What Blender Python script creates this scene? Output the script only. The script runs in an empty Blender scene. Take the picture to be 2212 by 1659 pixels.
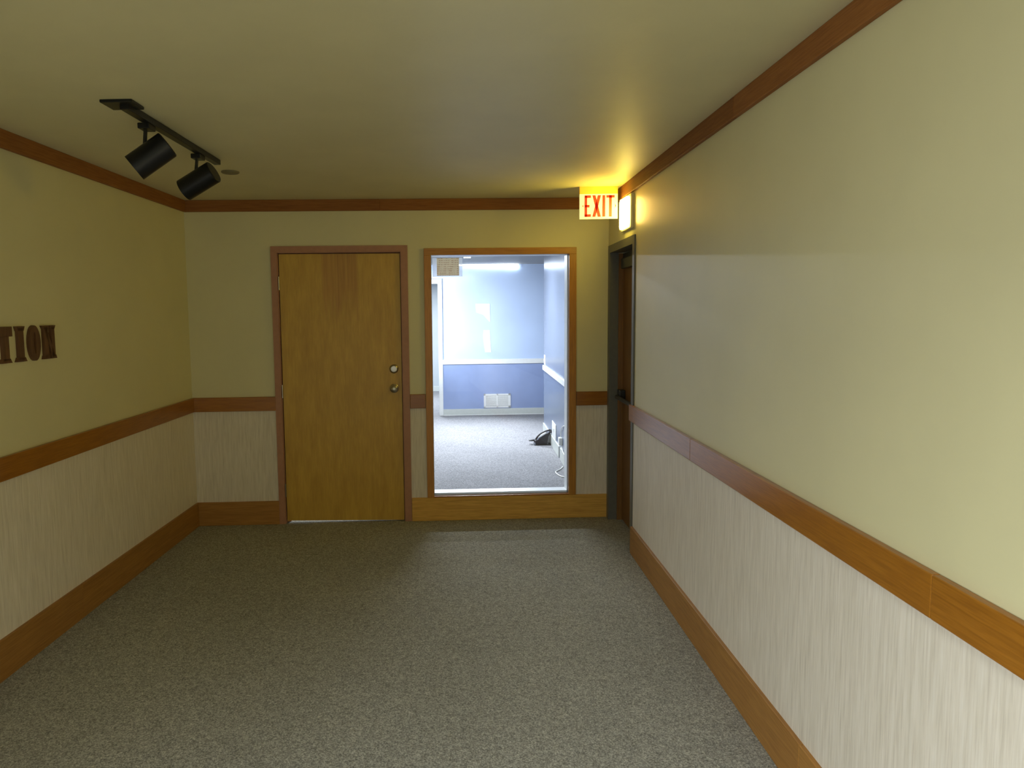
import bpy, bmesh, math, random
from mathutils import Matrix, Vector
random.seed(3)
sc = bpy.context.scene
COL = sc.collection

# ------------------------------------------------------------------ camera
cam = bpy.data.cameras.new('camera')
cam.sensor_width = 36.0
cam.lens = 1520.23 / 2212 * 36.0
cam.shift_x = 130.94 / 2212
cam.shift_y = -19.2 / 2212
cam.clip_start = 0.02
co = bpy.data.objects.new('camera', cam); COL.objects.link(co)
yaw, pitch, roll = -0.01957, -0.0891, -0.01244
cy, sy, cp, sp, cr, sr = math.cos(yaw), math.sin(yaw), math.cos(pitch), math.sin(pitch), math.cos(roll), math.sin(roll)
fw = Vector((sy, cy, 0)); rt = Vector((cy, -sy, 0)); up = Vector((0, 0, 1))
f2 = fw * cp + up * sp; u2 = up * cp - fw * sp
r3 = rt * cr + u2 * sr; u3 = u2 * cr - rt * sr
m = Matrix((( r3.x, u3.x, -f2.x, 0), (r3.y, u3.y, -f2.y, 0), (r3.z, u3.z, -f2.z, 1.60014), (0, 0, 0, 1)))
co.matrix_world = m
sc.camera = co

# ------------------------------------------------------------------ world, lights, exposure
sc.view_settings.view_transform = 'Standard'
sc.view_settings.look = 'None'
sc.view_settings.gamma = 1.0
sc.view_settings.use_curve_mapping = False
sc.view_settings.exposure = 0.0
w = bpy.data.worlds.new('world'); sc.world = w; w.use_nodes = True
w.node_tree.nodes['Background'].inputs[0].default_value = (0.62, 0.74, 0.9, 1)
w.node_tree.nodes['Background'].inputs[1].default_value = 0.35

def area(name, loc, target, sx, sy_, power, color, spread=180):
    l = bpy.data.lights.new(name, 'AREA'); l.shape = 'RECTANGLE'; l.size = sx; l.size_y = sy_
    l.energy = power; l.color = color; l.spread = math.radians(spread)
    o = bpy.data.objects.new(name, l); COL.objects.link(o)
    d = Vector(target) - Vector(loc)
    o.location = loc; o.rotation_euler = d.to_track_quat('-Z', 'Y').to_euler()
    return o
# daylight entering through the wide opening in the left wall, beside and behind the camera
area('entrance_daylight', (-2.30, -0.72, 1.28), (1.1, -0.05, -0.45), 1.9, 1.6, 62, (0.90, 1.0, 1.18), 120)
# unseen overhead fill added behind the camera for rail tops and lower wall
area('rear_overhead_fill', (0.15, -0.55, 2.40), (0.15, -0.55, 0.0), 0.6, 1.2, 42, (0.90, 1.0, 1.12), 140)
area('rear_fill', (-0.6, -3.42, 1.2), (-0.2, 5.0, 1.6), 1.8, 2.0, 12, (0.98, 1.0, 0.92))  # weak fill light added at the rear opening, out of view
# the two ceiling battens of the back office
for yy, pw in ((8.45, 108), (6.75, 20)):
    area('office_batten_light', (-0.30, yy, 2.262), (-0.30, yy, 0.0), 1.6, 0.10, pw, (0.86, 0.93, 1.0))
# unseen spot added for the glare at the left of the office far wall
sl = bpy.data.lights.new('office_glare_spot', 'SPOT'); sl.energy = 400; sl.color = (0.86, 0.93, 1.0)
sl.spot_size = math.radians(72); sl.spot_blend = 1.0; sl.shadow_soft_size = 0.08
so = bpy.data.objects.new('office_glare_spot', sl); COL.objects.link(so)
so.location = (-1.50, 9.60, 1.62)
so.rotation_euler = (Vector((-0.22, 10.85, 1.52)) - Vector(so.location)).to_track_quat('-Z', 'Y').to_euler()
area('office_cove_light', (0.25, 10.80, 2.20), (0.10, 8.5, -0.5), 1.1, 0.05, 46, (0.88, 0.94, 1.0), 80)
area('side_room_light', (-0.9, 12.4, 2.2), (-0.75, 12.4, 0.0), 1.0, 0.6, 150, (0.86, 0.93, 1.0))

# ------------------------------------------------------------------ materials
def srgb(r, g, b):
    f = lambda c: (c / 12.92 if c <= 0.04045 else ((c + 0.055) / 1.055) ** 2.4)
    return (f(r / 255), f(g / 255), f(b / 255), 1)

class NT:
    def __init__(self, name, rough=0.5, spec=0.5, metal=0.0):
        self.m = bpy.data.materials.new(name); self.m.use_nodes = True
        self.t = self.m.node_tree; self.p = self.t.nodes['Principled BSDF']
        self.p.inputs['Roughness'].default_value = rough
        self.p.inputs['Specular IOR Level'].default_value = spec
        self.p.inputs['Metallic'].default_value = metal
        self._tc = None
    def n(self, typ, **kw):
        x = self.t.nodes.new(typ)
        for k, v in kw.items():
            if k in x.inputs: x.inputs[k].default_value = v
            else: setattr(x, k, v)
        return x
    def l(self, a, b): self.t.links.new(a, b)
    def coord(self, scale=(1, 1, 1), rnd=False):
        if not self._tc: self._tc = self.n('ShaderNodeTexCoord')
        mp = self.n('ShaderNodeMapping'); mp.inputs['Scale'].default_value = scale
        self.l(self._tc.outputs['Object'], mp.inputs['Vector'])
        if rnd:
            oi = self.n('ShaderNodeObjectInfo'); mu = self.n('ShaderNodeMath', operation='MULTIPLY'); mu.inputs[1].default_value = 37.0
            self.l(oi.outputs['Random'], mu.inputs[0])
            cx = self.n('ShaderNodeCombineXYZ')
            self.l(mu.outputs[0], cx.inputs[0]); self.l(mu.outputs[0], cx.inputs[1]); self.l(mu.outputs[0], cx.inputs[2])
            self.l(cx.outputs[0], mp.inputs['Location'])
        return mp.outputs[0]
    def noise(self, vec, scale, detail=3, rough=0.55):
        x = self.n('ShaderNodeTexNoise'); x.inputs['Scale'].default_value = scale
        x.inputs['Detail'].default_value = detail; x.inputs['Roughness'].default_value = rough
        self.l(vec, x.inputs['Vector']); return x.outputs['Fac']
    def ramp(self, fac, stops):
        r = self.n('ShaderNodeValToRGB'); el = r.color_ramp.elements
        while len(el) < len(stops): el.new(0.5)
        for e, (p, c) in zip(el, stops): e.position = p; e.color = c
        self.l(fac, r.inputs[0]); return r.outputs[0]
    def mix(self, fac, a, b, mode='MIX'):
        x = self.n('ShaderNodeMix', data_type='RGBA', blend_type=mode)
        for s, v in ((0, fac), (6, a), (7, b)):
            if isinstance(v, (int, float)): x.inputs[s].default_value = v
            elif isinstance(v, tuple): x.inputs[s].default_value = v
            else: self.l(v, x.inputs[s])
        return x.outputs[2]
    def color(self, c):
        if isinstance(c, tuple): self.p.inputs['Base Color'].default_value = c
        else: self.l(c, self.p.inputs['Base Color'])
    def bump(self, h, strength=0.2, dist=0.005):
        b = self.n('ShaderNodeBump'); b.inputs['Strength'].default_value = strength; b.inputs['Distance'].default_value = dist
        self.l(h, b.inputs['Height']); self.l(b.outputs[0], self.p.inputs['Normal'])

def lin(r, g, b): return (r, g, b, 1)
def scale_c(c, k): return (c[0] * k, c[1] * k, c[2] * k, 1)

def paint(name, c, rough=0.5, spec=0.5, var=0.05, bump=0.05, bscale=90):
    M = NT(name, rough, spec); v = M.coord()
    M.color(M.ramp(M.noise(v, 2.2, 4), [(0.3, scale_c(c, 1 - var)), (0.7, scale_c(c, 1 + var))]))
    if bump: M.bump(M.noise(v, bscale, 3), bump, 0.004)
    return M.m

def plain(name, c, rough=0.5, spec=0.5, metal=0.0, var=0.06, nscale=30):
    M = NT(name, rough, spec, metal); v = M.coord()
    M.color(M.ramp(M.noise(v, nscale, 3), [(0.3, scale_c(c, 1 - var)), (0.7, scale_c(c, 1 + var))]))
    return M.m

def wood(name, c1, c2, rough=0.38, axis='x', spec=0.5):
    """grain runs along the given local axis"""
    M = NT(name, rough, spec)
    s = {'x': (1.2, 14, 14), 'z': (14, 14, 1.2)}[axis]
    v = M.coord(s, True)
    g = M.noise(v, 3.0, 5, 0.6)
    s2 = {'x': (4, 90, 90), 'z': (90, 90, 4)}[axis]
    fine = M.noise(M.coord(s2, True), 2.0, 2)
    col = M.ramp(g, [(0.25, c1), (0.5, scale_c(tuple((a + b) / 2 for a, b in zip(c1, c2)), 1)), (0.78, c2)])
    dark = M.ramp(fine, [(0.35, (0.72, 0.68, 0.62, 1)), (0.6, (1, 1, 1, 1))])
    col = M.mix(0.7, col, dark, 'MULTIPLY')
    oi = M.n('ShaderNodeObjectInfo')
    tone = M.ramp(oi.outputs['Random'], [(0.0, (0.86, 0.84, 0.84, 1)), (1.0, (1.1, 1.08, 1.02, 1))])
    col = M.mix(1.0, col, tone, 'MULTIPLY')
    M.color(col); M.bump(fine, 0.06, 0.002)
    return M.m

WALL = lin(0.70, 0.635, 0.34)
m_wall = paint('cream_wall_paint', WALL, 0.5, 0.6, 0.03, 0.03)
m_ceil = paint('ceiling_paint', lin(0.70, 0.635, 0.37), 0.50, 0.35, 0.04, 0.10, 60)
m_oak = wood('oak_trim', lin(0.315, 0.117, 0.008), lin(0.41, 0.165, 0.014), 0.28, spec=0.5)
m_oak_v = wood('oak_casing', lin(0.48, 0.205, 0.024), lin(0.62, 0.29, 0.036), axis='z')
m_oak_c = wood('oak_casing_head', lin(0.48, 0.205, 0.024), lin(0.62, 0.29, 0.036))
m_crown = wood('oak_crown', lin(0.27, 0.105, 0.026), lin(0.34, 0.14, 0.034), 0.6, spec=0.2)
m_base = wood('oak_baseboard', lin(0.345, 0.16, 0.034), lin(0.43, 0.215, 0.047), 0.45, spec=0.3)
m_base_l = wood('light_oak_baseboard', lin(0.62, 0.345, 0.068), lin(0.76, 0.45, 0.092), 0.45, spec=0.3)
m_mauve = plain('painted_door_casing', lin(0.43, 0.21, 0.11), 0.45, 0.4)
m_grey = plain('grey_metal_frame', lin(0.125, 0.120, 0.090), 0.45, 0.5)
m_dark = plain('dark_bronze_metal', lin(0.022, 0.021, 0.017), 0.4, 0.4)
m_black = plain('black_metal', lin(0.008, 0.008, 0.008), 0.34, 0.32)
m_chrome = plain('brushed_steel', lin(0.44, 0.40, 0.31), 0.30, 0.5, 1.0)
m_white = plain('white_gloss_paint', lin(0.82, 0.83, 0.82), 0.35, 0.5, var=0.03)
m_basegrey = plain('pale_grey_baseboard', lin(0.60, 0.63, 0.60), 0.4, 0.5, var=0.03)
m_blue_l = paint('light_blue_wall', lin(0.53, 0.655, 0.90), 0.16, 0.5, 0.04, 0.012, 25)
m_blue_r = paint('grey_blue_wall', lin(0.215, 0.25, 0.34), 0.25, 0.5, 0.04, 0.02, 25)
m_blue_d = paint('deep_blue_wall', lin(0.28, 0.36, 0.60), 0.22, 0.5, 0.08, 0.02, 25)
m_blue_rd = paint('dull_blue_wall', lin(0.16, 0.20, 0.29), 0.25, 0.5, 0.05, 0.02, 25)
m_pale = paint('pale_grey_wall', lin(0.52, 0.56, 0.58), 0.5, 0.4)
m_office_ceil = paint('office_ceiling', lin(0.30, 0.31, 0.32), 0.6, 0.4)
m_grille = plain('shaded_grille_backing', lin(0.10, 0.11, 0.12), 0.6, 0.3)
m_patch = plain('white_wall_patch', lin(0.85, 0.86, 0.86), 0.6, 0.3, var=0.02)
m_rubber = plain('black_plastic', lin(0.018, 0.016, 0.020), 0.35, 0.5)
m_cord = plain('white_cord', lin(0.75, 0.76, 0.74), 0.4, 0.5)
m_disc = plain('grey_ceiling_cover', lin(0.20, 0.175, 0.10), 0.5, 0.3)

def wainscot():
    M = NT('strie_wallpaper', 0.55, 0.4)
    a = M.noise(M.coord((1, 1, 0.045)), 150, 3, 0.6)
    b = M.noise(M.coord((1, 1, 0.11)), 42, 3, 0.6)
    c1 = M.ramp(a, [(0.28, lin(0.66, 0.58, 0.44)), (0.5, lin(0.765, 0.685, 0.525)), (0.72, lin(0.82, 0.75, 0.60))])
    c2 = M.ramp(b, [(0.3, (0.94, 0.93, 0.91, 1)), (0.7, (1.04, 1.03, 1.03, 1))])
    M.color(M.mix(1.0, c1, c2, 'MULTIPLY')); M.bump(a, 0.10, 0.002)
    return M.m
m_wains = wainscot()

def carpet(name, c, spots=()):
    M = NT(name, 0.95, 0.1)
    v = M.coord()
    sp_ = M.noise(v, 170, 2, 0.7)
    sp2 = M.noise(M.coord((1, 1, 1)), 55, 3, 0.65)
    big = M.noise(v, 1.6, 3)
    col = M.ramp(sp_, [(0.30, scale_c(c, 0.45)), (0.5, c), (0.70, scale_c(c, 1.7))])
    col = M.mix(1.0, col, M.ramp(sp2, [(0.3, (0.78, 0.78, 0.78, 1)), (0.7, (1.2, 1.19, 1.18, 1))]), 'MULTIPLY')
    col = M.mix(1.0, col, M.ramp(big, [(0.3, (0.94, 0.94, 0.94, 1)), (0.7, (1.05, 1.05, 1.05, 1))]), 'MULTIPLY')
    for (x, y, r) in spots:                                   # small worn-in stains
        d = M.n('ShaderNodeVectorMath', operation='DISTANCE'); d.inputs[1].default_value = (x, y, 0)
        M.l(v, d.inputs[0])
        k = M.ramp(d.outputs['Value'], [(0.0, (0.45, 0.43, 0.40, 1)), (r, (1, 1, 1, 1))])
        col = M.mix(1.0, col, k, 'MULTIPLY')
    M.color(col)
    M.bump(sp_, 0.7, 0.006)
    return M.m
m_carpet = carpet('grey_brown_carpet', lin(0.33, 0.32, 0.265), [(1.03, 3.309, 0.03), (-0.152, 4.613, 0.035), (-0.731, 2.649, 0.03)])
m_carpet2 = carpet('office_grey_carpet', lin(0.26, 0.26, 0.275))

def door_wood():
    M = NT('birch_door_veneer', 0.42, 0.45)
    v = M.coord((1, 1, 1))
    g = M.noise(M.coord((9, 9, 2.2)), 2.0, 5, 0.6)
    f = M.noise(M.coord((60, 60, 5)), 2.0, 3)
    col = M.ramp(g, [(0.25, lin(0.52, 0.30, 0.034)), (0.75, lin(0.66, 0.405, 0.052))])
    col = M.mix(0.5, col, M.ramp(f, [(0.3, (0.8, 0.78, 0.74, 1)), (0.7, (1.05, 1.05, 1.05, 1))]), 'MULTIPLY')
    # reddish heartwood streak running down from the top edge, ragged lower end
    sx = M.n('ShaderNodeSeparateXYZ'); M.l(v, sx.inputs[0])
    ax = M.n('ShaderNodeMath', operation='ABSOLUTE'); M.l(sx.outputs[0], ax.inputs[0])
    inx = M.ramp(ax.outputs[0], [(0.118, (1, 1, 1, 1)), (0.142, (0, 0, 0, 1))])
    ln = M.noise(M.coord((26, 1, 1.0)), 1.6, 2)
    hz = M.n('ShaderNodeMath', operation='MULTIPLY_ADD'); M.l(ln, hz.inputs[0]); hz.inputs[1].default_value = -0.62; M.l(sx.outputs[2], hz.inputs[2])
    inz = M.ramp(hz.outputs[0], [(0.0, (0, 0, 0, 1)), (1.0, (1, 1, 1, 1))])
    # remap: local z runs 0..2.04 above door bottom
    mr = M.n('ShaderNodeMapRange'); M.l(hz.outputs[0], mr.inputs[0])
    mr.inputs[1].default_value = 1.22; mr.inputs[2].default_value = 1.42; mr.inputs[3].default_value = 0; mr.inputs[4].default_value = 0.75
    mu = M.n('ShaderNodeMath', operation='MULTIPLY'); M.l(inx, mu.inputs[0]); M.l(mr.outputs[0], mu.inputs[1])
    st = M.ramp(M.noise(M.coord((34, 34, 1.0)), 2.0, 3), [(0.3, lin(0.36, 0.155, 0.026)), (0.7, lin(0.56, 0.30, 0.045))])
    M.color(M.mix(mu.outputs[0], col, st)); return M.m
m_door = door_wood()
m_door2 = wood('brown_oak_door', lin(0.20, 0.090, 0.016), lin(0.28, 0.135, 0.024), 0.45, 'z')

def emit(name, c, s):
    M = NT(name, 0.4); M.color((c[0], c[1], c[2], 1))
    M.p.inputs['Emission Color'].default_value = (c[0], c[1], c[2], 1); M.p.inputs['Emission Strength'].default_value = s
    return M.m
m_lamp = emit('lit_lamp_lens', (1.0, 0.79, 0.13), 24)
m_sign = emit('lit_sign_face', (1.0, 0.86, 0.42), 0.62)
m_signtop = emit('lit_sign_top_rail', (0.9, 0.48, 0.04), 0.35)
m_red = emit('red_sign_letter', (0.62, 0.035, 0.012), 0.35)
m_tube = emit('lit_diffuser', (0.88, 0.94, 1.0), 9)

def glass():
    m = bpy.data.materials.new('window_glass'); m.use_nodes = True; t = m.node_tree; t.nodes.clear()
    o = t.nodes.new('ShaderNodeOutputMaterial'); mx = t.nodes.new('ShaderNodeMixShader')
    tr = t.nodes.new('ShaderNodeBsdfTransparent'); gl = t.nodes.new('ShaderNodeBsdfGlossy'); fr = t.nodes.new('ShaderNodeFresnel')
    tr.inputs[0].default_value = (0.97, 0.98, 0.985, 1); gl.inputs['Roughness'].default_value = 0.02; fr.inputs[0].default_value = 1.45
    t.links.new(fr.outputs[0], mx.inputs[0]); t.links.new(tr.outputs[0], mx.inputs[1]); t.links.new(gl.outputs[0], mx.inputs[2])
    t.links.new(mx.outputs[0], o.inputs[0]); return m
m_glass = glass()

def notice_mat():
    M = NT('typed_notice_sheet', 0.7, 0.2)
    v = M.coord((1, 1, 1)); sx = M.n('ShaderNodeSeparateXYZ'); M.l(v, sx.inputs[0])
    wv = M.n('ShaderNodeMath', operation='MULTIPLY'); M.l(sx.outputs[2], wv.inputs[0]); wv.inputs[1].default_value = 2 * math.pi / 0.0155
    sn = M.n('ShaderNodeMath', operation='SINE'); M.l(wv.outputs[0], sn.inputs[0])
    rows = M.ramp(sn.outputs[0], [(0.45, (0, 0, 0, 1)), (0.6, (1, 1, 1, 1))])
    nz = M.ramp(M.noise(M.coord((60, 1, 6)), 2.0, 2), [(0.42, (0, 0, 0, 1)), (0.58, (1, 1, 1, 1))])
    mu = M.n('ShaderNodeMath', operation='MULTIPLY'); M.l(rows, mu.inputs[0]); M.l(nz, mu.inputs[1])
    M.color(M.mix(mu.outputs[0], lin(0.95, 0.86, 0.68), lin(0.66, 0.45, 0.33))); return M.m
m_notice = notice_mat()
def translucent(m, k):
    t = m.node_tree; p = t.nodes['Principled BSDF']; o = t.nodes['Material Output']
    tl_ = t.nodes.new('ShaderNodeBsdfTranslucent'); mx = t.nodes.new('ShaderNodeMixShader'); mx.inputs[0].default_value = k
    src = p.inputs['Base Color'].links[0].from_socket
    t.links.new(src, tl_.inputs[0]); t.links.new(p.outputs[0], mx.inputs[1]); t.links.new(tl_.outputs[0], mx.inputs[2]); t.links.new(mx.outputs[0], o.inputs[0])
m_sleeve = plain('milky_plastic_sleeve', lin(0.92, 0.94, 0.97), 0.3, 0.5, var=0.02)
translucent(m_notice, 0.85); translucent(m_sleeve, 0.9)
def clear(m, k):
    t = m.node_tree; o = t.nodes['Material Output']; src = o.inputs[0].links[0].from_socket
    tr = t.nodes.new('ShaderNodeBsdfTransparent'); mx = t.nodes.new('ShaderNodeMixShader'); mx.inputs[0].default_value = k
    t.links.new(src, mx.inputs[1]); t.links.new(tr.outputs[0], mx.inputs[2]); t.links.new(mx.outputs[0], o.inputs[0])
clear(m_sleeve, 0.5)
m_letter = wood('dark_stained_wood_letter', lin(0.11, 0.055, 0.025), lin(0.21, 0.10, 0.040), 0.5, 'z', 0.3)

# ------------------------------------------------------------------ geometry helpers
MW = {}
def frame(x, y, ang): return Matrix.Translation((x, y, 0)) @ Matrix.Rotation(ang, 4, 'Z')
WORLD = Matrix.Identity(4)
TH = math.atan(0.0562)
BACK = frame(0, 5.33573, TH)                                  # x along the wall, -y into the hall
LEFT = frame(-2.0971, 0, math.pi / 2 - math.atan(0.00817))    # x = distance down the hall, -y into the hall
RIGHT = frame(1.096, 0, -math.pi / 2)                         # x = minus distance down the hall
FAR = frame(0, 10.862, TH)
FARR = frame(1.024 - 0.00817 * 7.014, 0, -math.pi / 2 - math.atan(0.00817))

def box(bm, x0, x1, y0, y1, z0, z1, bev=0.0, seg=2):
    vs = [bm.verts.new((x, y, z)) for x in (x0, x1) for y in (y0, y1) for z in (z0, z1)]
    F = [(0, 1, 3, 2), (4, 6, 7, 5), (0, 4, 5, 1), (2, 3, 7, 6), (0, 2, 6, 4), (1, 5, 7, 3)]
    fs = [bm.faces.new([vs[i] for i in f]) for f in F]
    if bev:
        es = {e for f in fs for e in f.edges}
        bmesh.ops.bevel(bm, geom=list(es), offset=bev, segments=seg, affect='EDGES', profile=0.5)
def prism(bm, pts, a0, a1, plane='xz'):
    """polygon pts in a plane, extruded along the third axis from a0 to a1"""
    def P(u, v, a): return {'xz': (u, a, v), 'xy': (u, v, a), 'yz': (a, u, v)}[plane]
    A = [bm.verts.new(P(u, v, a0)) for u, v in pts]; B = [bm.verts.new(P(u, v, a1)) for u, v in pts]
    n = len(pts)
    bm.faces.new(A); bm.faces.new(B[::-1])
    for i in range(n): bm.faces.new((A[i], B[i], B[(i + 1) % n], A[(i + 1) % n]))
def lathe(bm, prof, M=Matrix.Identity(4), seg=32):
    """profile (r, h) around the local z axis, placed by M"""
    rings = []
    for r, h in prof:
        if r < 1e-6: rings.append([bm.verts.new(M @ Vector((0, 0, h)))])
        else: rings.append([bm.verts.new(M @ Vector((r * math.cos(2 * math.pi * i / seg), r * math.sin(2 * math.pi * i / seg), h))) for i in range(seg)])
    for a, b in zip(rings, rings[1:]):
        for i in range(seg):
            j = (i + 1) % seg
            if len(a) == 1 and len(b) == 1: continue
            if len(a) == 1: bm.faces.new((a[0], b[i], b[j]))
            elif len(b) == 1: bm.faces.new((a[i], a[j], b[0]))
            else: bm.faces.new((a[i], a[j], b[j], b[i]))
def tube(bm, pts, r, seg=8):
    pts = [Vector(p) for p in pts]; rings = []
    for i, p in enumerate(pts):
        d = (pts[min(i + 1, len(pts) - 1)] - pts[max(i - 1, 0)]).normalized()
        q = d.to_track_quat('Z', 'Y')
        rings.append([bm.verts.new(p + q @ Vector((r * math.cos(2 * math.pi * k / seg), r * math.sin(2 * math.pi * k / seg), 0))) for k in range(seg)])
    for a, b in zip(rings, rings[1:]):
        for k in range(seg): bm.faces.new((a[k], a[(k + 1) % seg], b[(k + 1) % seg], b[k]))
    bm.faces.new(rings[0][::-1]); bm.faces.new(rings[-1])
def smooth(pts, n=6):
    P = [Vector(p) for p in pts]; out = []
    for i in range(len(P) - 1):
        a, b, c, d = P[max(i - 1, 0)], P[i], P[i + 1], P[min(i + 2, len(P) - 1)]
        for k in range(n):
            t = k / n
            out.append(0.5 * ((2 * b) + (c - a) * t + (2 * a - 5 * b + 4 * c - d) * t * t + (3 * b - a - 3 * c + d) * t ** 3))
    out.append(P[-1]); return out
def axis_mat(p0, p1):
    p0 = Vector(p0); p1 = Vector(p1)
    return Matrix.Translation(p0) @ (p1 - p0).to_track_quat('Z', 'Y').to_matrix().to_4x4()

def obj(name, bm, mat, parent=None, fr=WORLD, shade=False):
    """one mesh object; geometry given in frame fr, origin moved to the centre of its base"""
    bmesh.ops.recalc_face_normals(bm, faces=bm.faces[:])
    xs = [v.co for v in bm.verts]
    c = Vector(((min(v.x for v in xs) + max(v.x for v in xs)) / 2, (min(v.y for v in xs) + max(v.y for v in xs)) / 2, min(v.z for v in xs)))
    bmesh.ops.translate(bm, verts=bm.verts[:], vec=-c)
    me = bpy.data.meshes.new(name); bm.to_mesh(me); bm.free()
    for m_ in (mat if isinstance(mat, (list, tuple)) else [mat]): me.materials.append(m_)
    if shade:
        for p in me.polygons: p.use_smooth = True
        me.set_sharp_from_angle(angle=math.radians(40))
    o = bpy.data.objects.new(name, me); COL.objects.link(o)
    M = fr @ Matrix.Translation(c)
    if parent is not None:
        o.parent = parent; o.matrix_parent_inverse = Matrix.Identity(4)
        o.matrix_local = MW[parent].inverted() @ M
    else: o.matrix_world = M
    MW[o] = M
    return o
def empty(name, loc, fr=WORLD):
    o = bpy.data.objects.new(name, None); COL.objects.link(o); o.empty_display_size = 0.1
    M = fr @ Matrix.Translation(loc); o.matrix_world = M; MW[o] = M; return o
def tag(o, label=None, cat=None, group=None, kind=None):
    if label: o['label'] = label
    if cat: o['category'] = cat
    if group: o['group'] = group
    if kind: o['kind'] = kind
    return o
def boxes(name, lst, mat, parent=None, fr=WORLD, bev=0.0):
    bm = bmesh.new()
    for b in lst: box(bm, *b, bev=bev)
    return obj(name, bm, mat, parent, fr)
def S(o, label, cat): return tag(o, label, cat, kind='structure')

# ------------------------------------------------------------------ hall shell
H = 2.44
YR = -3.4                                                      # rear end of the hall
S(boxes('floor', [(-2.35, 1.30, YR - 0.15, 5.42, -0.08, 0.0)], m_carpet), 'grey-brown speckled carpet floor of the hall', 'floor')
S(boxes('ceiling', [(-2.35, 1.30, YR - 0.15, 5.42, H, H + 0.1)], m_ceil), 'cream painted flat ceiling of the hall', 'ceiling')
wl = S(boxes('wall_left', [(YR, -1.75, 0, 0.12, 0, H), (-1.75, 0.25, 0, 0.12, 2.15, H), (0.25, 5.225, 0, 0.12, 0, H)], m_wall, fr=LEFT), 'left hall wall, cream above and streaked wallpaper below', 'wall')
tag(boxes('wainscot_panel', [(YR, -1.75, -0.004, 0.0, 0.0, 0.93), (0.25, 5.222, -0.004, 0.0, 0.0, 0.93)], m_wains, wl, LEFT), 'streaked beige wallpaper below the rail')
# right wall with the side door opening: local x = -distance
wr = S(boxes('wall_right', [(-4.60, -YR, 0, 0.14, 0, H), (-5.36, -4.60, 0, 0.14, 2.03, H), (-5.50, -5.36, 0, 0.14, 0, H)], m_wall, fr=RIGHT),
       'right hall wall, cream above and streaked wallpaper below', 'wall')
tag(boxes('wainscot_panel', [(-4.555, -YR, -0.004, 0.0, 0.0, 0.93)], m_wains, wr, RIGHT), 'streaked beige wallpaper below the rail')
# back wall: door opening -1.39..-0.47, window opening -0.25..0.795
DX0, DX1, DZ = -1.388, -0.473, 2.055
WX0, WX1, WZ0, WZ1 = -0.248, 0.793, 0.190, 2.026
bw = S(boxes('wall_back', [(-2.20, DX0 - 0.012, 0, 0.12, 0, H), (DX0 - 0.012, DX1 + 0.012, 0, 0.12, DZ + 0.012, H), (DX1 + 0.012, WX0 - 0.012, 0, 0.12, 0, H),
                            (WX0 - 0.012, WX1 + 0.012, 0, 0.12, WZ1 + 0.012, H), (WX0 - 0.012, WX1 + 0.012, 0, 0.12, 0, WZ0 - 0.012), (WX1 + 0.012, 1.097, 0, 0.12, 0, H)],
                m_wall, fr=BACK), 'end wall of the hall with wooden door and big window', 'wall')
for x0, x1 in ((-2.055, -1.425), (-0.43, -0.29), (0.84, 1.092)):
    boxes('wainscot_panel', [(x0, x1, -0.004, 0.0, 0.0, 0.93)], m_wains, bw, BACK)
# rear wall behind the camera with a wide glazed entrance
rear = S(boxes('wall_rear', [(-2.35, -1.9, YR - 0.12, YR, 0, H), (-1.9, 0.6, YR - 0.12, YR, 2.3, H), (0.6, 1.3, YR - 0.12, YR, 0, H)], m_wall),
         'rear hall wall behind the viewer around the glazed entrance', 'wall')

T = 0.02
def rail(name, label, cat, segs, z0, z1, fr, mat, th=T, bev=0.003):
    """a run of boards end to end with hairline joints; one part per board"""
    xs = [s for s in segs]
    e = empty(name, ((xs[0] + xs[-1]) / 2, 0, z0), fr)
    tag(e, label, cat, kind='structure')
    for a, b in zip(xs, xs[1:]):
        bm = bmesh.new(); box(bm, a + 0.0002, b - 0.0002, -th, 0.0, z0, z1, bev)
        obj('board', bm, mat, e, fr)
    return e
CB = 2.3566
rail('trim_1', 'brown wooden crown board along the left wall', 'crown moulding', [YR, -0.6, 2.45, 5.205], CB, H, LEFT, m_crown)
rail('trim_2', 'brown wooden crown board across the end wall', 'crown moulding', [-2.053, -0.62, 1.09], CB, H, BACK, m_crown)
rail('trim_3', 'brown wooden crown board along the right wall', 'crown moulding', [-5.37, -2.9, -0.2, -YR], CB, H, RIGHT, m_crown)
R0, R1 = 0.876, 0.982
rail('trim_4', 'brown wooden chair rail along the left wall', 'chair rail', [0.25, 3.0, 5.205], R0, R1, LEFT, m_oak)
rail('trim_5', 'short wooden chair rail left of the wooden door', 'chair rail', [-2.053, -1.434], R0, R1, BACK, m_oak)
rail('trim_6', 'very short chair rail between the door and the window', 'chair rail', [-0.421, -0.304], R0, R1, BACK, m_oak)
rail('trim_7', 'short chair rail between the window and the right corner', 'chair rail', [0.850, 1.092], R0, R1, BACK, m_oak)
rail('trim_8', 'wooden chair rail along the right wall', 'chair rail', [-4.615, -3.35, -1.60, 0.8, -YR], R0, R1, RIGHT, m_oak, 0.022)
B1 = 0.1805
rail('baseboard_left', 'tall wooden baseboard along the left wall', 'baseboard', [0.25, 3.6, 5.205], 0, B1, LEFT, m_base)
rail('baseboard_back', 'tall wooden baseboard left of the wooden door', 'baseboard', [-2.053, -1.434], 0, B1, BACK, m_base)
rail('baseboard_back.001', 'tall wooden baseboard under the big window', 'baseboard', [-0.421, 1.092], 0, B1, BACK, m_base_l, 0.022)
rail('baseboard_right', 'tall wooden baseboard along the right wall', 'baseboard', [-4.555, -2.2, 0.3, -YR], 0, B1, RIGHT, m_base)

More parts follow.
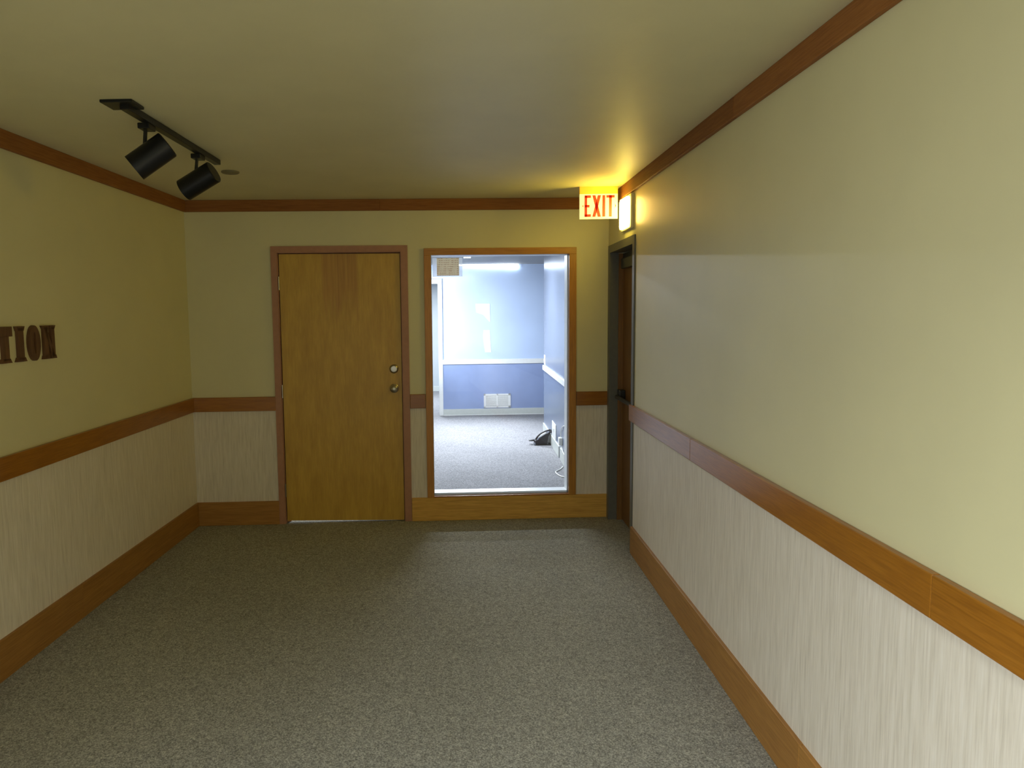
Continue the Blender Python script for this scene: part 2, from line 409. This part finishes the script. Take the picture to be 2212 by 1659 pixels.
# ------------------------------------------------------------------ wooden door in the end wall
d1 = empty('door_1', (-0.93, 0, 0), BACK); S(d1, 'yellow birch veneer door with two round locks in the end wall', 'door')
cas = boxes('door_casing', [(-1.434, DX0, -0.016, 0, 0, DZ + 0.046), (DX1, -0.422, -0.016, 0, 0, DZ + 0.046), (DX0, DX1, -0.016, 0, DZ, DZ + 0.046)], m_mauve, d1, BACK)
tag(cas, 'mauve brown painted casing')
boxes('door_jamb', [(DX0 - 0.012, DX0 + 0.004, 0, 0.12, 0, DZ), (DX1 - 0.004, DX1 + 0.012, 0, 0.12, 0, DZ), (DX0 - 0.012, DX1 + 0.012, 0, 0.12, DZ - 0.004, DZ + 0.012)], m_mauve, d1, BACK)
boxes('door_stop', [(DX0 - 0.002, DX0 + 0.030, 0.0485, 0.075, 0, DZ), (DX1 - 0.030, DX1 + 0.002, 0.0485, 0.075, 0, DZ), (DX0 + 0.030, DX1 - 0.030, 0.0485, 0.075, DZ - 0.034, DZ)], m_mauve, d1, BACK)
bm = bmesh.new()
prism(bm, [(DX0 + 0.010, 0.021), (DX1 - 0.008, 0.007), (DX1 - 0.008, DZ - 0.012), (DX0 + 0.010, DZ - 0.010)], 0.004, 0.048)
slab = obj('door_leaf', bm, m_door, d1, BACK)
for z in (1.83, 1.02, 0.26):
    bm = bmesh.new(); lathe(bm, [(0, 0), (0.006, 0.0), (0.006, 0.10), (0, 0.10)], Matrix.Translation((DX0 + 0.006, -0.004, z - 0.05)), 12)
    obj('hinge', bm, m_chrome, slab, BACK, True)
RX = Matrix.Rotation(math.pi / 2, 4, 'X')                      # local z -> -y (into the hall)
bm = bmesh.new(); lathe(bm, [(0.034, 0), (0.034, 0.004), (0.027, 0.012), (0.024, 0.014), (0.020, 0.0145), (0.0, 0.0145)], Matrix.Translation((-0.540, 0.004, 1.178)) @ RX)
lk = obj('deadbolt', bm, m_chrome, slab, BACK, True); tag(lk, 'round steel deadbolt above the knob')
bm = bmesh.new(); lathe(bm, [(0.034, 0), (0.034, 0.004), (0.028, 0.009), (0.013, 0.012), (0.011, 0.030), (0.022, 0.038), (0.028, 0.050), (0.027, 0.060), (0.019, 0.067), (0.0, 0.069)], Matrix.Translation((-0.540, 0.004, 1.030)) @ RX)
kn = obj('door_knob', bm, m_chrome, slab, BACK, True); tag(kn, 'round steel door knob')

# ------------------------------------------------------------------ big window in the end wall
w1 = empty('window_1', (0.27, 0, WZ0), BACK); S(w1, 'tall fixed window with oak casing looking into a blue office', 'window')
boxes('casing_board', [(-0.300, WX0, -0.018, 0, B1 + 0.001, WZ1)], m_oak_v, w1, BACK, 0.002)
boxes('casing_board', [(WX1, 0.848, -0.018, 0, B1 + 0.001, WZ1)], m_oak_v, w1, BACK, 0.002)
boxes('casing_board', [(-0.300, 0.848, -0.018, 0, WZ1, WZ1 + 0.050)], m_oak_c, w1, BACK, 0.002)
boxes('window_jamb', [(WX0 - 0.012, WX0, -0.004, 0.0235, WZ0, WZ1), (WX1, WX1 + 0.012, -0.004, 0.0235, WZ0, WZ1), (WX0 - 0.012, WX1 + 0.012, -0.004, 0.0235, WZ1, WZ1 + 0.012), (WX0 - 0.012, WX1 + 0.012, -0.016, 0.0235, WZ0 - 0.012, WZ0)], m_oak, w1, BACK)
tag(boxes('window_liner', [(WX0 - 0.012, WX0 + 0.004, 0.030, 0.13, WZ0, WZ1), (WX1 - 0.007, WX1 + 0.012, 0.030, 0.13, WZ0, WZ1), (WX0 - 0.012, WX1 + 0.012, 0.030, 0.13, WZ1 - 0.001, WZ1 + 0.012), (WX0 - 0.012, WX1 + 0.012, 0.030, 0.13, WZ0 - 0.012, WZ0 + 0.016)], m_white, w1, BACK), 'white painted liner on the office side')
boxes('glass_pane', [(WX0 - 0.006, WX1 + 0.006, 0.024, 0.029, WZ0 - 0.006, WZ1 + 0.006)], m_glass, w1, BACK)
# notice in a plastic sleeve behind the glass
nt = empty('notice_sheet', (-0.122, 0.034, 1.872), BACK)
tag(nt, 'typed notice sheet in a milky plastic sleeve at the top left of the window', 'notice')
boxes('plastic_sleeve', [(-0.236, -0.010, 0.0345, 0.0360, 1.868, 2.010)], m_sleeve, nt, BACK)
boxes('paper', [(-0.203, -0.035, 0.0310, 0.0330, 1.876, 2.008)], m_notice, nt, BACK)

# ------------------------------------------------------------------ grey framed side door in the right wall (local x = -distance)
d2 = empty('door_2', (-4.98, 0, 0), RIGHT); S(d2, 'brown wooden side door in a grey metal frame at the right corner', 'door')
tag(boxes('door_frame', [(-4.61, -4.557, -0.010, 0.10, 0, 2.080), (-5.372, -5.31, -0.010, 0.055, 0, 2.080), (-5.31, -4.61, -0.010, 0.10, 2.025, 2.080)], m_grey, d2, RIGHT), 'grey metal frame')
boxes('door_stop', [(-5.36, -5.30, 0.055, 0.096, 0, 2.02)], m_door2, d2, RIGHT)
leaf = boxes('door_leaf', [(-5.295, -4.612, 0.090, 0.134, 0.012, 2.018)], m_door2, d2, RIGHT)
bm = bmesh.new(); box(bm, -5.22, -4.66, 0.052, 0.090, 1.90, 1.975, 0.006)
cl = obj('door_closer', bm, m_black, leaf, RIGHT)
bm = bmesh.new(); box(bm, -5.30, -4.612, 0.084, 0.090, 1.98, 2.018)
obj('closer_plate', bm, m_dark, leaf, RIGHT)
bm = bmesh.new(); box(bm, -5.28, -5.20, 0.045, 0.090, 0.93, 1.01, 0.005); box(bm, -4.72, -4.64, 0.045, 0.090, 0.93, 1.01, 0.005)
tube(bm, [(-5.24, 0.035, 0.955), (-4.68, 0.035, 0.955)], 0.016, 10); box(bm, -5.25, -5.23, 0.030, 0.05, 0.94, 0.97); box(bm, -4.69, -4.67, 0.030, 0.05, 0.94, 0.97)
tag(obj('push_bar', bm, m_dark, leaf, RIGHT), 'dark metal push bar')

# ------------------------------------------------------------------ exit sign
ex = empty('exit_sign', (1.096, 4.80, 2.22)); tag(ex, 'lit EXIT sign plate with red letters and a glowing lamp above the side door', 'exit sign')
X0, X1, Z0, Z1, YP = 0.794, 1.052, 2.223, 2.412, 4.900
plate = boxes('sign_plate', [(X0, X1, YP, YP + 0.014, Z0, Z1 - 0.022)], m_sign, ex)
boxes('top_rail', [(X0, X1, YP - 0.003, YP + 0.018, Z1 - 0.022, H)], m_signtop, ex)
def L3(name, polys):
    bm = bmesh.new()
    for pts in polys: prism(bm, pts, YP - 0.0012, YP + 0.0005)
    return obj(name, bm, m_red, plate)
zb, zt = 2.237, 2.381; s = 0.0172
def rect(x0, x1, z0, z1): return [(x0, z0), (x1, z0), (x1, z1), (x0, z1)]
zm = (zb + zt) / 2
L3('letter_e', [rect(0.827, 0.827 + s, zb, zt), rect(0.827, 0.870, zt - s, zt), rect(0.827, 0.861, zm - s / 2, zm + s / 2), rect(0.827, 0.870, zb, zb + s)])
L3('letter_x', [[(0.880, zb), (0.901, zb), (0.938, zt), (0.917, zt)], [(0.917, zb), (0.938, zb), (0.901, zt), (0.880, zt)]])
L3('letter_i', [rect(0.948, 0.948 + s + 0.002, zb, zt)])
L3('letter_t', [rect(0.975, 1.031, zt - s, zt), rect(0.993, 0.993 + s + 0.002, zb, zt)])
L3('arrow_mark', [[(0.812, 2.310), (0.819, 2.301), (0.819, 2.319)]])
L3('arrow_mark', [[(1.041, 2.310), (1.034, 2.296), (1.034, 2.324)]])
hs = boxes('lamp_housing', [(1.076, 1.096, 4.615, 4.905, 2.130, 2.350)], m_wall, ex, bev=0.004)
bm = bmesh.new(); prism(bm, [(4.645, 2.165), (4.665, 2.142), (4.865, 2.142), (4.885, 2.160), (4.885, 2.322), (4.865, 2.340), (4.665, 2.336), (4.645, 2.312)], 1.060, 1.078, 'yz')
tag(obj('lamp_lens', bm, m_lamp, ex), 'glowing white lamp lens')
area('exit_lamp_end_glow', (1.060, 4.60, 2.235), (1.078, 3.6, 2.205), 0.02, 0.15, 0.20, (1.0, 0.62, 0.16), 90)

# ------------------------------------------------------------------ track light on the ceiling
tl = empty('track_light', (-1.35, 3.4, H)); tag(tl, 'black ceiling track with two cylinder spotlights aimed at the left wall', 'track light')
bm = bmesh.new(); box(bm, -1.408, -1.281, 2.788, 2.898, H - 0.012, H, 0.003); obj('canopy_plate', bm, m_black, tl)
bm = bmesh.new(); box(bm, -1.350, -1.314, 2.83, 3.885, H - 0.028, H - 0.001, 0.003)
obj('track_bar', bm, m_black, tl)
def head(yc, F, B, r):
    F = Vector(F); B = Vector(B)
    bm = bmesh.new(); M = axis_mat(B, F); L = (F - B).length
    lathe(bm, [(0, 0), (r * 0.93, 0.0), (r, 0.004), (r, L), (r * 0.93, L), (r * 0.9, L - 0.03), (0, L - 0.05)], M, 40)
    sh = obj('lamp_shade', bm, m_black, tl, shade=True)
    c = (F + B) / 2; d = (F - B).normalized()
    a = Vector((-1.352, yc, H - 0.028))
    bm = bmesh.new(); box(bm, -1.372, -1.322, yc - 0.035, yc + 0.035, H - 0.050, H - 0.026, 0.004); obj('track_adapter', bm, m_black, sh)
    n = (Vector((0, 0, 1)) - d * d.z).normalized()
    q = c + n * (r - 0.004) - d * 0.012
    bm = bmesh.new(); tube(bm, [a + Vector((0, 0, -0.018)), q], 0.008, 10); obj('lamp_stem', bm, m_dark, sh)
head(3.06, (-1.398, 3.035, 2.227), (-1.265, 3.075, 2.333), 0.0574)
head(3.64, (-1.427, 3.645, 2.239), (-1.264, 3.63, 2.326), 0.0560)
bm = bmesh.new(); lathe(bm, [(0, 0), (0.046, 0.0), (0.052, 0.004), (0.052, 0.010), (0, 0.010)], Matrix.Translation((-1.368, 4.205, H - 0.010)))
tag(obj('ceiling_cover_plate', bm, m_disc, shade=True), 'small round grey cover plate on the ceiling beyond the track light', 'cover plate')

# ------------------------------------------------------------------ wooden letters on the left wall
ZL0, ZL1, ZD = 1.396, 1.560, 0.016
def wall_letter(name, yc, polys, label, hole=None):
    bm = bmesh.new()
    for pts in polys: prism(bm, [(yc + u, ZL0 + v * (ZL1 - ZL0)) for u, v in pts], -ZD, 0.0)
    if hole:
        (ro, ri) = hole; n = 28; cz = (ZL0 + ZL1) / 2; hz = (ZL1 - ZL0) / 2 * 1.03
        R = {}
        for k, (rx, rz) in enumerate(((ro, hz), (ri, hz * 0.62))):
            for j, yy in enumerate((-ZD, 0.0)):
                R[k, j] = [bm.verts.new((yc + rx * math.cos(2 * math.pi * i / n), yy, cz + rz * math.sin(2 * math.pi * i / n))) for i in range(n)]
        for i in range(n):
            q = (i + 1) % n
            for A, B in (((0, 0), (1, 0)), ((0, 1), (1, 1)), ((0, 0), (0, 1)), ((1, 0), (1, 1))):
                bm.faces.new((R[A][i], R[A][q], R[B][q], R[B][i]))
    o = obj(name, bm, m_letter, None, LEFT)
    tag(o, label, 'letter', 'wooden letters on the left wall'); return o
serif = lambda u0, u1, v0, v1, k: [(u0, v0), (u1, v0), (u1 - k, v1), (u0 + k, v1)]
wall_letter('letter_t', 3.117, [[(-0.054, 0.73), (0.048, 0.73), (0.048, 1.0), (-0.054, 1.0)], [(-0.018, 0.06), (0.022, 0.06), (0.022, 0.75), (-0.018, 0.75)], serif(-0.034, 0.038, 0.0, 0.12, 0.012)],
            'dark wooden letter T on the left wall, cut by the left edge of the view')
wall_letter('letter_i', 3.227, [[(-0.019, 0.06), (0.019, 0.06), (0.019, 0.95), (-0.019, 0.95)], serif(-0.036, 0.036, 0.0, 0.12, 0.011), [(-0.022, 0.87), (0.022, 0.87), (0.031, 1.0), (-0.031, 1.0)]],
            'dark wooden slab letter I on the left wall, between the T and the O')
wall_letter('letter_o', 3.330, [], 'dark wooden oval letter O on the left wall, between the I and the last letter', hole=(0.044, 0.010))
wall_letter('letter_n', 3.449, [[(-0.043, 0.05), (-0.012, 0.05), (-0.012, 0.95), (-0.043, 0.95)], [(0.016, 0.05), (0.042, 0.05), (0.042, 0.95), (0.016, 0.95)],
            [(-0.022, 0.95), (-0.043, 0.95), (0.018, 0.05), (0.040, 0.05)], serif(-0.053, -0.003, 0.0, 0.11, 0.007), serif(0.006, 0.053, 0.0, 0.11, 0.007), [(-0.043, 0.89), (-0.006, 0.89), (-0.002, 1.0), (-0.055, 1.0)], [(0.012, 0.89), (0.043, 0.89), (0.053, 1.0), (0.005, 1.0)]],
            'dark wooden slab letter N on the left wall, last of the word')

# ------------------------------------------------------------------ blue office beyond the window
HC = 2.323
Y0 = 5.36
S(boxes('floor.001', [(-3.3, 2.8, 5.42, 14.6, -0.08, 0.0)], m_carpet2), 'grey office carpet beyond the window', 'floor')
S(boxes('ceiling.001', [(-3.3, 2.8, 5.62, 14.6, HC, HC + 0.08)], m_office_ceil), 'grey office ceiling beyond the window', 'ceiling')
OX0, OX1, OZ = -1.30, -0.402, 2.052                            # doorway in the far wall
fwall = S(boxes('wall_far', [(-3.3, OX0, 0, 0.12, 0, HC), (OX0, OX1, 0, 0.12, OZ, HC), (OX1, 2.8, 0, 0.12, 0, HC)], m_blue_l, fr=FAR),
          'glossy blue far wall of the office', 'wall')
for x0, x1 in ((-3.2, OX0 - 0.06), (OX1 + 0.05, 2.7)):
    boxes('lower_wall_panel', [(x0, x1, -0.004, 0.0, 0.0, 0.84)], m_blue_d, fwall, FAR)
rail('trim_9', 'white chair rail across the blue far wall', 'chair rail', [-0.342, 2.7], 0.797, 0.870, FAR, m_white, 0.022)
rail('baseboard_far', 'pale grey baseboard under the blue far wall', 'baseboard', [-0.342, 2.7], 0.012, 0.100, FAR, m_basegrey, 0.016)
rail('trim_10', 'thin white shoe strip under the pale far baseboard', 'shoe moulding', [-0.342, 2.7], 0.0, 0.012, FAR, m_white, 0.024, 0.002)
dc = empty('door_3', (-0.85, 0, 0), FAR); S(dc, 'white framed doorway at the left of the blue far wall', 'doorway')
boxes('casing_board', [(OX1, -0.343, -0.018, 0, 0, OZ + 0.056)], m_white, dc, FAR, 0.002)
boxes('casing_board', [(OX0 - 0.06, OX0, -0.018, 0, 0, OZ + 0.056)], m_white, dc, FAR, 0.002)
boxes('casing_board', [(OX0, OX1, -0.018, 0, OZ, OZ + 0.056)], m_white, dc, FAR, 0.002)
boxes('door_jamb', [(OX1 - 0.002, OX1 + 0.0, 0, 0.12, 0, OZ), (OX0, OX0 + 0.012, 0, 0.12, 0, OZ), (OX0, OX1, 0, 0.12, OZ - 0.012, OZ)], m_white, dc, FAR)
S(boxes('wall_side_room', [(-3.3, 2.8, 14.27, 14.4, 0, HC)], m_pale), 'pale wall of the side room seen through the doorway', 'wall')
rail('baseboard_side_room', 'pale grey baseboard in the side room beyond the doorway', 'baseboard', [-3.2, 2.7], 0.0, 0.10, frame(0, 14.27, 0), m_basegrey, 0.016)
# office right wall: ends at an outside corner
YE = 9.28
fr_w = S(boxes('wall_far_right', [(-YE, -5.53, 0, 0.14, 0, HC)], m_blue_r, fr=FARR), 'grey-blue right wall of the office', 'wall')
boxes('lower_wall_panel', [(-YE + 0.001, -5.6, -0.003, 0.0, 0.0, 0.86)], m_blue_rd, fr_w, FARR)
rail('trim_11', 'white chair rail along the right office wall', 'chair rail', [-YE, -5.6], 0.832, 0.892, FARR, m_white, 0.022)
rail('baseboard_far_right', 'pale baseboard along the right office wall, far piece', 'baseboard', [-YE, -7.62], 0.0, 0.125, FARR, m_basegrey, 0.016)
rail('baseboard_far_right.001', 'pale baseboard along the right office wall, near piece by the white cord', 'baseboard', [-7.50, -5.6], 0.0, 0.135, FARR, m_basegrey, 0.016)
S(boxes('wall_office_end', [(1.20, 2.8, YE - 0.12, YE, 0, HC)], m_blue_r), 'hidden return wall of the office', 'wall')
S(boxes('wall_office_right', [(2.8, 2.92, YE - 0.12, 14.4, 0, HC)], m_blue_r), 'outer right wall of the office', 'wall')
S(boxes('wall_office_left', [(-3.42, -3.3, 5.15, 14.4, 0, HC)], m_pale), 'outer left wall of the office', 'wall')
S(boxes('wall_office_rear', [(-3.3, -2.21, 0.0, 0.12, 0, H)], m_pale, fr=BACK), 'office wall left of the hall', 'wall')

# vent grille
vg = empty('vent_grille', (0.495, 0, 0.11), FAR); tag(vg, 'white two-panel vent grille low on the blue far wall', 'vent grille')
vx0, vx1, vz0, vz1 = 0.287, 0.704, 0.112, 0.329; vm = (vx0 + vx1) / 2
boxes('grille_frame', [(vx0, vx0 + 0.034, -0.016, -0.004, vz0, vz1), (vx1 - 0.034, vx1, -0.016, -0.004, vz0, vz1), (vm - 0.012, vm + 0.012, -0.016, -0.004, vz0, vz1),
                       (vx0, vx1, -0.016, -0.004, vz0, vz0 + 0.028), (vx0, vx1, -0.016, -0.004, vz1 - 0.028, vz1)], m_white, vg, FAR)
for a, b in ((vx0 + 0.034, vm - 0.012), (vm + 0.012, vx1 - 0.034)):
    bm = bmesh.new()
    for i in range(11):
        z = vz0 + 0.032 + i * 0.0142
        prism(bm, [(-0.014, z), (-0.005, z + 0.010), (-0.005, z + 0.0125), (-0.014, z + 0.0025)], a, b, 'yz')
    tag(obj('louvre_slats', bm, m_white, vg, FAR), kind='stuff')
boxes('grille_backing', [(vx0 + 0.01, vx1 - 0.01, -0.005, -0.004, vz0 + 0.01, vz1 - 0.01)], m_grille, vg, FAR)

# flat white patches laid on the far wall
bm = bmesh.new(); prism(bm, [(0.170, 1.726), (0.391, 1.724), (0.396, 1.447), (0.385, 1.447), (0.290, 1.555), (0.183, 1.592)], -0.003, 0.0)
tag(obj('wall_patch', bm, m_patch, None, FAR), 'upper flat white patch on the blue far wall, with a slanted lower edge', 'paper', 'white patches on the far wall')
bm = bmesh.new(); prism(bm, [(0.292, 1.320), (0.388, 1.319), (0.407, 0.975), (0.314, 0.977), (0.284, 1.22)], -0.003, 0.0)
tag(obj('wall_patch', bm, m_patch, None, FAR), 'lower narrow white patch on the blue far wall, just above the rail', 'paper', 'white patches on the far wall')

# fluorescent fittings
def batten(name, y, label):
    e = empty(name, (0.0, y, HC)); tag(e, label, 'ceiling light', 'office ceiling battens')
    boxes('batten_body', [(-1.15, 0.55, y - 0.06, y + 0.06, HC - 0.03, HC)], m_white, e)
    boxes('diffuser', [(-1.13, 0.53, y - 0.05, y + 0.05, HC - 0.055, HC - 0.03)], m_tube, e)
batten('ceiling_batten', 8.45, 'long white ceiling batten light nearer the far wall of the office')
batten('ceiling_batten', 6.75, 'long white ceiling batten light nearer the window of the office')
cv = empty('cove_light', (0.25, 0, 2.262), FAR); tag(cv, 'tapering lit strip light along the top of the blue far wall', 'strip light')
bm = bmesh.new(); prism(bm, [(-0.354, 2.3215), (0.836, 2.260), (0.836, 2.318), (-0.354, 2.3225)], -0.035, -0.012)
obj('diffuser', bm, m_tube, cv, FAR)
boxes('mounting_strip', [(-0.354, 0.836, -0.012, 0.0, 2.300, 2.322)], m_white, cv, FAR)
boxes('recessed_lamp', [(-0.001, 0.09, 9.40, 9.50, HC - 0.004, HC)], m_tube)
tag(bpy.data.objects['recessed_lamp'], 'tiny lit lamp on the office ceiling right of the notice', 'ceiling light')

# switch and wall plate on the right office wall
sw = empty('light_switch', (-9.16, 0, 0.90), FARR); tag(sw, 'white light switch just above the rail at the end of the right office wall', 'light switch')
boxes('switch_plate', [(-9.24, -9.08, -0.006, 0.0, 0.905, 1.03)], m_white, sw, FARR, 0.002)
boxes('switch_toggle', [(-9.175, -9.145, -0.016, -0.006, 0.95, 0.985)], m_white, sw, FARR)
wp = empty('wall_plate', (-8.11, 0, 0.145), FARR); tag(wp, 'white rectangular wall plate above the baseboard beside the black telephone', 'wall plate')
boxes('plate', [(-8.297, -7.935, -0.010, -0.003, 0.128, 0.308)], m_white, wp, FARR, 0.003)
boxes('socket', [(-8.16, -8.09, -0.013, -0.010, 0.20, 0.24)], m_basegrey, wp, FARR)

# ------------------------------------------------------------------ black desk telephone on the office carpet
PX, PY = 0.93, 8.42
ph = empty('desk_telephone', (PX, PY, 0)); tag(ph, 'black desk telephone lying on the office carpet by the right wall', 'telephone')
bm = bmesh.new(); prism(bm, [(-0.11, 0.0), (0.115, 0.0), (0.115, 0.012), (-0.09, 0.014)], -0.10, 0.08)
tag(obj('base_plate', bm, m_dark, ph, frame(PX, PY, 0)), 'flat grey base plate')
bm = bmesh.new(); prism(bm, [(-0.095, 0.020), (-0.06, 0.014), (0.045, 0.014), (0.060, 0.110), (0.085, 0.150), (0.070, 0.158), (-0.02, 0.098), (-0.098, 0.045)], -0.085, 0.07)
body = obj('phone_body', bm, m_rubber, ph, frame(PX, PY, 0))
bm = bmesh.new()
tube(bm, smooth([(-0.098, 0, 0.050), (-0.075, 0, 0.090), (-0.035, 0, 0.132), (0.02, 0, 0.163), (0.065, 0, 0.178), (0.092, 0, 0.178)]), 0.010, 10)
lathe(bm, [(0, 0), (0.024, 0.0), (0.026, 0.012), (0.014, 0.030), (0, 0.034)], axis_mat((0.098, 0, 0.150), (0.086, 0, 0.190)), 16)
lathe(bm, [(0, 0), (0.022, 0.0), (0.024, 0.010), (0.012, 0.026), (0, 0.03)], axis_mat((-0.088, 0, 0.040), (-0.104, 0, 0.070)), 16)
hsn = obj('handset', bm, m_rubber, ph, frame(PX, PY - 0.055, 0), True)
bm = bmesh.new(); prism(bm, [(-0.060, 0.086), (0.035, 0.142), (0.030, 0.152), (-0.062, 0.098)], -0.080, -0.01)
tag(obj('display_strip', bm, m_white, ph, frame(PX, PY, 0)), 'pale display strip under the handset')
bm = bmesh.new(); prism(bm, [(0.062, 0.020), (0.112, 0.016), (0.100, 0.135), (0.080, 0.130)], -0.02, 0.05)
tag(obj('phone_stand', bm, m_white, ph, frame(PX, PY, 0)), 'pale folding stand')
bm = bmesh.new(); prism(bm, [(-0.175, 0.050), (-0.165, 0.044), (-0.09, 0.042), (-0.09, 0.062), (-0.12, 0.060)], -0.04, 0.02)
tag(obj('side_flap', bm, m_dark, ph, frame(PX, PY, 0)), 'flat grey flap sticking out to the left')

# cords by the window edge
wc = empty('power_adapter', (1.016, 7.41, 0.19)); tag(wc, 'white power adapter and cord hanging on the right office wall', 'adapter')
bm = bmesh.new(); box(bm, 0.985, 1.0245, 7.37, 7.45, 0.18, 0.26, 0.006); obj('adapter_body', bm, m_cord, wc)
bm = bmesh.new(); tube(bm, smooth([(1.012, 6.85, 0.43), (1.014, 7.10, 0.43), (1.014, 7.28, 0.40), (1.014, 7.41, 0.34), (1.010, 7.43, 0.255)]), 0.0055, 8); obj('upper_cord', bm, m_cord, wc)
bm = bmesh.new(); tube(bm, smooth([(1.004, 7.40, 0.185), (1.008, 7.30, 0.16), (1.000, 7.18, 0.147), (0.998, 6.9, 0.145)]), 0.0045, 8); obj('lower_cord', bm, m_cord, wc)
bm = bmesh.new(); tube(bm, smooth([(0.995, 7.14, 0.006), (0.95, 7.02, 0.006), (0.892, 6.91, 0.006), (0.895, 6.80, 0.006), (0.915, 6.72, 0.006), (0.955, 6.67, 0.006), (1.0, 6.61, 0.006)]), 0.0055, 8)
tag(obj('floor_cord', bm, m_cord), 'white cord looping over the office carpet beside the window edge', 'cord')
